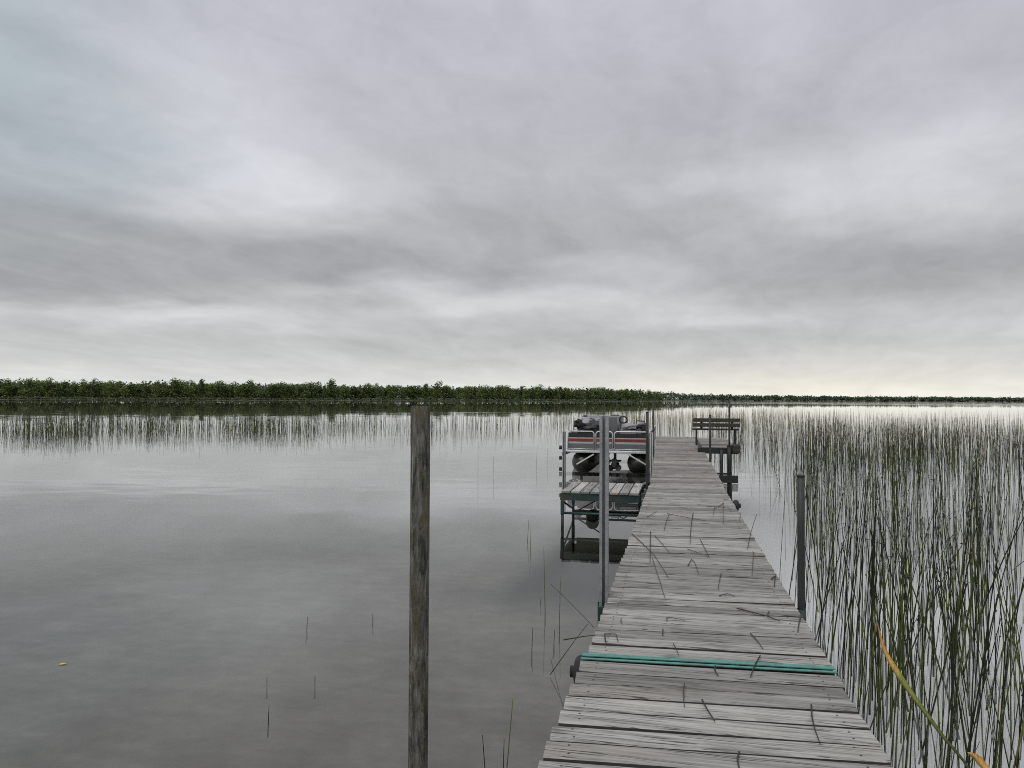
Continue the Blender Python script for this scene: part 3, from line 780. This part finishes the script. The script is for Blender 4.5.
# ------------------------------------------------------------------ broad leaf blades at the lower right
def blade(pts, w, name, label, mat, twist=.4):
    mb = MB(); P = [Vector(p) for p in pts]; n = 22; vs = []
    def cr(t):
        s = t*(len(P)-1); i = min(int(s), len(P)-2); f = s-i
        p0, p1, p2, p3 = P[max(i-1,0)], P[i], P[i+1], P[min(i+2,len(P)-1)]
        return .5*((2*p1)+(p2-p0)*f+(2*p0-5*p1+4*p2-p3)*f*f+(3*p1-p0-3*p2+p3)*f**3)
    for i in range(n+1):
        t = i/n; c = cr(t); d = (cr(min(1,t+.02))-cr(max(0,t-.02))).normalized()
        sd = Vector((math.cos(PSI+twist*t), math.sin(PSI+twist*t)*.6, .15)); sd = (sd - d*sd.dot(d)).normalized(); nn = d.cross(sd)
        ww = w*(.25+.75*(t/.72)**1.6 if t < .72 else 1-((t-.72)/.28)**1.6*.97)
        vs += [c-sd*ww, c+nn*ww*.35, c+sd*ww, c+nn*(ww*.35-.0012)]
    fs = []
    for i in range(n):
        for j in range(4): fs.append((i*4+j, i*4+(j+1)%4, (i+1)*4+(j+1)%4, (i+1)*4+j))
    mb.add(vs, fs, 0, True); mb.add(vs[:4], [(3,2,1,0)]); mb.add(vs[-4:], [(0,1,2,3)])
    return tag(mb.build(name, mat), label, 'leaf')
blade([(.90,2.26,.30),(.80,2.22,.68),(.737,2.2,.834),(.683,2.2,.904),(.644,2.2,.958),(.598,2.2,1.023),(.567,2.2,1.071),(.535,2.2,1.13),(.517,2.2,1.206)], .0088, 'leaf_blade', 'long leaf blade turning orange, arching over the reeds at the lower right', M['blade'])
blade([(.95,1.96,.55),(.80,1.96,.82),(.723,1.96,.915),(.692,1.96,.946),(.676,1.96,.965),(.655,1.96,.976)], .0095, 'leaf_blade', 'orange leaf tip poking up at the bottom right corner', M['blade_tip'], .2)
mb = MB(); mb.add([(0,0,.004),(.03,.02,.012),(.07,.015,.008),(.10,-.005,.004),(.06,-.03,.01),(.025,-.028,.006),(.05,-.004,.018)], [(0,1,6),(1,2,6),(2,3,6),(3,4,6),(4,5,6),(5,0,6)])
mb.add([(0,0,.002),(.03,.02,.008),(.07,.015,.004),(.10,-.005,.002),(.06,-.03,.006),(.025,-.028,.003)], [(5,4,3,2,1,0)])
o = mb.build('floating_leaf', M['blade_tip']); o.location = (-4.087, 4.25, 0); o.scale = (.6,.6,.6); o.rotation_euler = (0,0,.7); tag(o, 'small orange leaf floating alone on the open water', 'leaf')

# ------------------------------------------------------------------ far shore and woods
SHORE = [(-420,500),(-200,505),(0,525),(150,565),(300,625),(420,680),(520,700),(590,745),(635,850),(665,1150),(690,1480),(720,1700),(800,1950),(900,2150),(1024,2350),(1250,2500),(1600,2500)]
def shore_d(px):
    for (a, d0), (b, d1) in zip(SHORE, SHORE[1:]):
        if a <= px <= b: return d0 + (d1-d0)*(px-a)/(b-a)
    return SHORE[-1][1]
def shore_pt(px, extra=0.):
    zc = shore_d(px)+extra; xc = (px-512)/F*zc
    return xc*math.cos(PSI)-zc*math.sin(PSI), xc*math.sin(PSI)+zc*math.cos(PSI)
mb = MB(); prof = [(-25,-1.4),(0,.03),(6,.5),(40,1.1),(250,3.0),(700,5.)]; pxs = [-420+k*20 for k in range(102)]; vs = []
for px in pxs:
    for e, z in prof:
        x, y = shore_pt(px, e + (3*mnoise.noise(Vector((px*.05,0,0))) if e < 10 else 0)); vs.append((x, y, z))
q = len(prof)
mb.add(vs, [(i*q+j, (i+1)*q+j, (i+1)*q+j+1, i*q+j+1) for i in range(len(pxs)-1) for j in range(q-1)], 0, True)
mt, g, b, out = material('shore_grass')
nz = g.noise(obj_co(g), .15, 5, .6); g.put(b.inputs['Base Color'], g.ramp(nz, [(.3,(.04,.055,.022)),(.6,(.075,.09,.042)),(.8,(.11,.12,.07))])); b.inputs['Roughness'].default_value = .9
o = mb.build('far_shore', mt); tag(o, 'low grassy bank of the lake far away', None, None, 'structure')

def crown(mb, rn, cx, cy, cz, rx, rz, n, ls, squash=1.):
    """leaf clumps spread through an uneven crown"""
    lobes = [(Vector((rn.uniform(-.55,.55)*rx, rn.uniform(-.55,.55)*rx, rn.uniform(-.6,.65)*rz)), rn.uniform(.38,.62)) for _ in range(9)]
    for i in range(n):
        c, s = rn.choice(lobes)
        d = Vector((rn.gauss(0,1), rn.gauss(0,1), rn.gauss(0,1))).normalized()*(rn.random()**.35)
        p = c + Vector((d.x*rx*s, d.y*rx*s, d.z*rz*s))
        u = Vector((rn.gauss(0,1), rn.gauss(0,1), rn.gauss(0,.6))).normalized(); w = u.cross(Vector((rn.gauss(0,1),rn.gauss(0,1),rn.gauss(0,1)))).normalized()
        a = ls*rn.uniform(.5,1.3); p = p + Vector((cx,cy,cz))
        mb.add([p-u*a-w*a*.5, p+u*a*.2-w*a, p+u*a+w*a*.3, p-u*a*.1+w*a*.9], [(0,1,2,3)])
protos = []
for v in range(9):
    rn = random.Random(40+v); mb = MB(); tall_ = rn.uniform(.85,1.15); wd = rn.uniform(.24,.42)
    if v in (6, 7): wd = .20
    crown(mb, rn, 0, 0, .55, wd, .45*tall_, 900, .025)
    crown(mb, rn, 0, 0, .30, wd*1.1, .26, 340, .027)
    mc = mb.mesh('crown'); mc.materials.append(M['leaf'])
    tb = MB(); tb.tube([(0,0,-.03),(.006,.004,.25),(.0,.0,.6),(.01,-.01,.88)], [.016,.013,.009,.003], 6)
    for k in range(5):
        z = .3+.1*k; th = rn.uniform(0,6.28); tb.tube([(0,0,z),(math.cos(th)*wd*.4,math.sin(th)*wd*.4,z+.10),(math.cos(th)*wd*.75,math.sin(th)*wd*.75,z+.15)], [.007,.004,.002], 5)
    mtk = tb.mesh('trunk'); mtk.materials.append(M['bark']); protos.append((mc, mtk))
rn = random.Random(4); px = -30.; nt = 0
while px < 660:
    d = shore_d(px); x, y = shore_pt(px, rn.uniform(10, 45))
    h = rn.uniform(11.5, 15.)*(1.14 if rn.random() < .08 else 1.)
    if rn.random() < .08: h *= 1.15
    mc, mtk = rn.choice(protos); s = h
    t = empty('tree', (x, y, .6)); t.rotation_euler = (0,0,rn.uniform(0,6.28)); t.scale = (s*rn.uniform(1.1,1.6), s*rn.uniform(1.1,1.6), s)
    tag(t, 'green leafy tree in the front row of the wooded far shore', 'tree', 'trees along the wooded far shore')
    for nm, me in (('crown', mc), ('trunk', mtk)):
        c = bpy.data.objects.new(nm, me); COL.objects.link(c); c.parent = t
    nt += 1; px += rn.uniform(3.2, 6.6)*(560/d)**.6
# the mass of woods behind and along the farther shore
mb = MB(); rn = random.Random(14); px = -60.
while px < 1090:
    d = shore_d(px); s = d/560.
    for row in range(3):
        x, y = shore_pt(px + rn.uniform(-3,3), 40 + row*22 if px < 660 else 8+row*18)
        h = rn.uniform(11.5, 15.5) if px < 640 else rn.uniform(12,16.5)
        crown(mb, rn, x, y, .9+h*.48, 4.6*max(1, s*.75), h*.47, 70 if px < 640 else 60, .95*max(1, s*.55))
    px += 4.2 if px < 640 else 3.4
o = mb.build('forest', M['leaf_haze']); tag(o, 'dark green wooded shoreline running along the whole far side of the lake', 'woods', None, 'stuff')
mb = MB(); rn = random.Random(15); px = -40.
while px < 660:                                     # pale shrubs and sedge at the water's edge
    x, y = shore_pt(px, rn.uniform(1,7)); h = rn.uniform(.7,2.4)
    crown(mb, rn, x, y, .4+h*.4, rn.uniform(1.2,2.6), h*.5, 26, .5)
    px += rn.uniform(.7,1.6)
mz, g, b, out = material('pale_sedge'); r_ = island(g)
g.put(b.inputs['Base Color'], g.ramp(r_, [(0,(.045,.065,.028)),(.5,(.08,.10,.042)),(1,(.13,.14,.075))])); b.inputs['Roughness'].default_value = .8
o = mb.build('sedge', mz); tag(o, 'pale sedge and low shrubs fringing the far waterline', 'shrubs', None, 'stuff')

# ------------------------------------------------------------------ lake bed and water
def sheet(name, rings, zf, m):
    mb = MB(); ns = 96; vs = []
    for r in rings:
        for k in range(ns):
            a = 2*math.pi*k/ns; vs.append((r*math.cos(a), r*math.sin(a), zf(r)))
    fs = [(i*ns+k, (i+1)*ns+k, (i+1)*ns+(k+1)%ns, i*ns+(k+1)%ns) for i in range(len(rings)-1) for k in range(ns)]
    mb.add(vs, fs, 0, True); mb.add(vs[:ns], [tuple(range(ns))], 0, True)
    return mb.build(name, m)
ml, g, b, out = material('sandy_lake_bed'); co = obj_co(g)
n1 = g.noise(co, .9, 5, .6); n2 = g.noise(co, 7., 5, .65); n3 = g.noise(g.mapping(co,(1,2.4,1)), 2.4, 4, .6)
c = g.ramp(g.add(g.mul(n1,.45), g.add(g.mul(n2,.25), g.mul(n3,.30))), [(.38,(.125,.118,.098)),(.5,(.168,.160,.138)),(.62,(.225,.216,.19))])
bx, by, bz = g.sep(co)
wob = g.mul(g.sub(g.noise(co, .6, 4, .6), .5), 1.6)
pale = g.rng(g.add(bx, g.mul(wob, .3)), .2, .9, 0, 1, True)          # bed painted pale so the water among the reeds looks brighter
c = g.mix(pale, c, g.mix(n2, (.68,.68,.675), (.82,.82,.815)))
rad = g.vm('LENGTH', co)
bright_ring = g.mul(g.rng(rad, 9, 19, 0, 1, True), g.rng(rad, 45, 80, 1, 0, True))      # paler ring of bed stands in for brighter reflection at mid distance
c = g.mix(g.mul(bright_ring, .8), c, (.47,.47,.455))
hull_shade = g.mul(g.mul(g.rng(g.add(bx, g.mul(wob, .5)), -2.5, -1.8, 0, 1, True), g.rng(bx, -.4, .3, 1, 0, True)), g.mul(g.rng(g.add(by, wob), 7.6, 9.4, 0, 1, True), g.rng(by, 27, 34, 1, 0, True)))
c = g.mix(g.mul(hull_shade, .95), c, (.014,.016,.004))                    # dark reflection and shade of boat and platform painted on the bed
g.put(b.inputs['Base Color'], c); b.inputs['Roughness'].default_value = .95
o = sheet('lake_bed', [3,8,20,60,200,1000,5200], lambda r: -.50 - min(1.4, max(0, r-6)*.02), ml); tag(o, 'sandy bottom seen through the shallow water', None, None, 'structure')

mw, g, b, out = material('lake_water'); g.n.remove(b); co = obj_co(g)
X, Y, Z = g.sep(co)
dist = g.vm('LENGTH', co)
az = g.m('ARCTAN2', X, Y)                            # bearing of the place on the lake
def slopes(v): return g.vm('SUBTRACT', v, (.5,.5,.5))
wr = g.mapping(co, (1,1,1)); rot = g.new('ShaderNodeVectorRotate', rotation_type='Z_AXIS'); g.put(rot.inputs['Vector'], co); rot.inputs['Angle'].default_value = -PSI
cr_ = rot.outputs[0]
nearw = g.rng(dist, 8, 45, 1, 0, True); midw = g.rng(dist, 50, 260, 1, .2, True)
s1 = slopes(g.noise(g.mapping(cr_, (.9,3.4,1)), 1., 2, .5, color=True))
s2 = slopes(g.noise(g.mapping(cr_, (.18,.75,1), (5,2,0)), 1., 2, .5, color=True))
s3 = slopes(g.noise(g.mapping(cr_, (5.,15.,1), (9,4,0)), 1., 2, .5, color=True))
s4 = slopes(g.noise(g.mapping(cr_, (.012,.05,1), (3,8,0)), 1., 2, .5, color=True))
# cat's-paws: patches where a light breeze ruffles the surface
pat = g.noise(g.mapping(cr_, (.018,.11,1), (1.3,.4,0)), 1., 4, .6)
pat = g.rng(pat, .47, .62, 0, 1, True)
farw = g.rng(dist, 60, 220, 0, 1, True)
farR = g.mul(g.rng(dist, 330, 480, 0, 1, True), g.rng(az, R(-9), R(6), .12, 1, True))
band = g.mul(g.rng(dist, 11.5, 14.5, 0, 1, True), g.rng(dist, 17, 24, 1, 0, True))     # a breeze lane across the shallows
amp = g.add(.0055, g.add(g.mul(pat, .014), g.add(g.mul(farR, .05), g.mul(band, .016))))
sl = g.vm('ADD', g.vm('SCALE', s1, scale=g.mul(midw, .9)), g.vm('ADD', g.scl(s2, .8), g.vm('ADD', g.vm('SCALE', s3, scale=g.mul(nearw, .22)), g.scl(s4, .25))))
sl = g.vm('SCALE', sl, scale=amp)
sx, sy, sz = g.sep(sl)
nv = g.xyz(g.mul(sx, .55), sy, 1.)
rot2 = g.new('ShaderNodeVectorRotate', rotation_type='Z_AXIS'); g.put(rot2.inputs['Vector'], nv); rot2.inputs['Angle'].default_value = PSI
nrm = g.vm('NORMALIZE', rot2.outputs[0])
fr = g.new('ShaderNodeFresnel'); fr.inputs['IOR'].default_value = 1.40; g.put(fr.inputs['Normal'], nrm)
gl = g.new('ShaderNodeBsdfGlossy'); g.put(gl.inputs['Normal'], nrm); gl.inputs['Color'].default_value = (.97,.98,.98,1)
g.put(gl.inputs['Roughness'], .005)
tr = g.new('ShaderNodeBsdfTransparent'); tr.inputs['Color'].default_value = (.90,.905,.89,1)
mx = g.new('ShaderNodeMixShader'); g.put(mx.inputs[0], fr.outputs[0]); g.l.new(tr.outputs[0], mx.inputs[1]); g.l.new(gl.outputs[0], mx.inputs[2])
g.l.new(mx.outputs[0], out.inputs[0])
o = sheet('water', [3,8,20,60,200,1000,5200], lambda r: 0., mw); tag(o, 'calm grey lake reflecting the clouds', None, None, 'structure')

# ------------------------------------------------------------------ sky
w = bpy.data.worlds.new('World'); sc.world = w; w.use_nodes = True
g = NG(w.node_tree); g.n.clear(); out = g.new('ShaderNodeOutputWorld')
SUN_EL, SUN_AZ = R(58), R(205)        # high, a little behind and to the left
sky = g.new('ShaderNodeTexSky', sky_type='NISHITA'); sky.sun_disc = False; sky.sun_elevation = SUN_EL; sky.sun_rotation = SUN_AZ
bg1 = g.new('ShaderNodeBackground'); g.l.new(sky.outputs[0], bg1.inputs[0]); bg1.inputs[1].default_value = .09
D = g.new('ShaderNodeTexCoord').outputs['Generated']
dx, dy, dz = g.sep(D)
azd = g.mul(g.m('ARCTAN2', dx, dy), 57.2958); eld = g.mul(g.m('ARCSINE', dz), 57.2958)
# cloud deck: directions projected on a high sheet, drawn out into streaks
inv = g.m('DIVIDE', 1., g.add(g.m('MAXIMUM', dz, 0.), .13))
pc = g.xyz(g.mul(dx, inv), g.mul(dy, inv), 0.)
rr = g.new('ShaderNodeVectorRotate', rotation_type='Z_AXIS'); g.put(rr.inputs['Vector'], pc); rr.inputs['Angle'].default_value = R(8)
c1 = g.noise(g.mapping(rr.outputs[0], (1.25,.75,1), (2.1,.7,0)), 1., 6, .55, .6)
c2 = g.noise(g.mapping(rr.outputs[0], (4.2,1.9,1), (6.1,3.,0)), 1., 6, .6, .9)
c3 = g.noise(g.xyz(g.mul(azd, .22), g.mul(eld, .42), 3.), 1., 6, .62, .8)
wv = g.noise(g.mapping(rr.outputs[0], (.9,1.1,1), (8.1,5.,0)), 1., 4, .55, color=True)
wx, wy, wz = g.sep(g.vm('SUBTRACT', wv, (.5,.5,.5)))
U = g.add(azd, g.mul(wx, 30.)); Vv = g.add(eld, g.mul(wy, g.rng(eld, 0, 20, 2.5, 12.)))
def az_el(px, py):
    a = math.degrees(math.atan((px-512)/F) - PSI); hz = 399.3 + (px-512)*.0044
    return a, math.degrees(math.atan((hz-py)/math.hypot(F, px-512)))
def blob(px, py, sxp, syp, k):
    a0, e0 = az_el(px, py)
    a = g.m('DIVIDE', g.sub(U, a0), sxp*.0769); e = g.m('DIVIDE', g.sub(Vv, e0), syp*.0769)
    q = g.add(g.mul(a, a), g.mul(e, e))
    return g.mul(g.m('EXPONENT', g.mul(q, -1.)), k)
#SKYBLOBS#
BL = [(235,185,110,50,.20),(320,100,130,60,.06),(160,110,80,40,.04),(850,165,170,40,.16),(170,322,130,12,.17),(500,296,170,18,.17),(590,262,70,10,.07),(720,312,90,16,.09),(1010,318,110,20,.07),(930,205,80,25,.06),
      (320,262,170,38,-.125),(640,215,130,60,-.06),(930,245,190,34,-.085),(60,290,130,24,-.105),(20,230,110,30,-.05),(720,120,220,50,-.03),(500,345,420,16,-.04),(60,120,90,70,-.05)]
tot = None
for bl in BL:
    v = blob(*bl); tot = v if tot is None else g.add(tot, v)
base = g.ramp(g.m('DIVIDE', eld, 90., clamp=True), [(0,.75),(.018,.63),(.045,.515),(.10,.445),(.20,.465),(.30,.50),(.42,.60),(.7,.85),(1,.95)])
lum = g.add(base, g.add(tot, g.add(g.mul(g.sub(c1,.5), .22), g.add(g.mul(g.sub(c2,.5), .12), g.mul(g.sub(c3,.5), .11)))))
lum = g.m('MAXIMUM', lum, .12)
# tint: lavender grey aloft, neutral lower, cream along the right horizon, bluish at the thin upper left
tint = g.ramp(g.m('DIVIDE', eld, 40., clamp=True), [(0,(1.0,1.0,.97)),(.10,(.985,1.0,1.0)),(.36,(.978,.992,1.045)),(.68,(.962,.978,1.085))])
cream = g.m('EXPONENT', g.mul(g.add(g.m('POWER', g.m('DIVIDE', g.sub(azd, az_el(830,385)[0]), 19.), 2.), g.m('POWER', g.m('DIVIDE', g.sub(eld, .5), 2.2), 2.)), -1.))
tint = g.mix(g.m('MINIMUM', cream, 1.), tint, (1.05,1.01,.90))
thin = g.m('EXPONENT', g.mul(g.add(g.m('POWER', g.m('DIVIDE', g.sub(U, az_el(-10,90)[0]), 9.), 2.), g.m('POWER', g.m('DIVIDE', g.sub(eld, 20.), 9.), 2.)), -1.))
tint = g.mix(g.mul(thin, .8), tint, (.86,1.0,1.06))
lum = g.add(lum, g.mul(cream, .07))
bg2 = g.new('ShaderNodeBackground'); g.put(bg2.inputs[0], g.mix(1., tint, g.xyz(lum, lum, lum), 'MULTIPLY')); bg2.inputs[1].default_value = 1.0
mx = g.new('ShaderNodeMixShader'); g.put(mx.inputs[0], g.rng(thin, 0, 1, .985, .93)); g.l.new(bg1.outputs[0], mx.inputs[1]); g.l.new(bg2.outputs[0], mx.inputs[2])
g.l.new(mx.outputs[0], out.inputs[0])

sun = bpy.data.lights.new('sun', 'SUN'); sun.energy = 1.2; sun.angle = R(45); sun.color = (1,.97,.93)
so = bpy.data.objects.new('sun', sun); COL.objects.link(so)
sd = Vector((math.sin(SUN_AZ)*math.cos(SUN_EL), math.cos(SUN_AZ)*math.cos(SUN_EL), math.sin(SUN_EL)))
so.rotation_euler = sd.to_track_quat('Z', 'Y').to_euler()

# ------------------------------------------------------------------ camera
cam = bpy.data.cameras.new('camera'); cam.sensor_width = 36; cam.lens = 36*F/1024; cam.clip_end = 9000; cam.clip_start = .05
co_ = bpy.data.objects.new('camera', cam); COL.objects.link(co_)
PIT, ROLL = math.atan((399.3-384)/F), R(.25)
fwd = Vector((-math.sin(PSI)*math.cos(PIT), math.cos(PSI)*math.cos(PIT), math.sin(PIT)))
r0 = Vector((math.cos(PSI), math.sin(PSI), 0)); u0 = r0.cross(fwd)
Rv = r0*math.cos(ROLL)+u0*math.sin(ROLL); Uv = u0*math.cos(ROLL)-r0*math.sin(ROLL)
mat = Matrix((Rv, Uv, -fwd)).transposed().to_4x4(); mat.translation = (0,0,CAMZ)
co_.matrix_world = mat
sc.camera = co_
sc.view_settings.view_transform = 'Standard'; sc.view_settings.look = 'None'
sc.view_settings.exposure = .13; sc.view_settings.gamma = 1; sc.view_settings.use_curve_mapping = False
sc.cycles.max_bounces = 8; sc.cycles.transparent_max_bounces = 8; sc.cycles.caustics_reflective = False; sc.cycles.caustics_refractive = False
sc.cycles.use_denoising = False; sc.cycles.filter_width = 1.0; sc.cycles.sample_clamp_indirect = 4
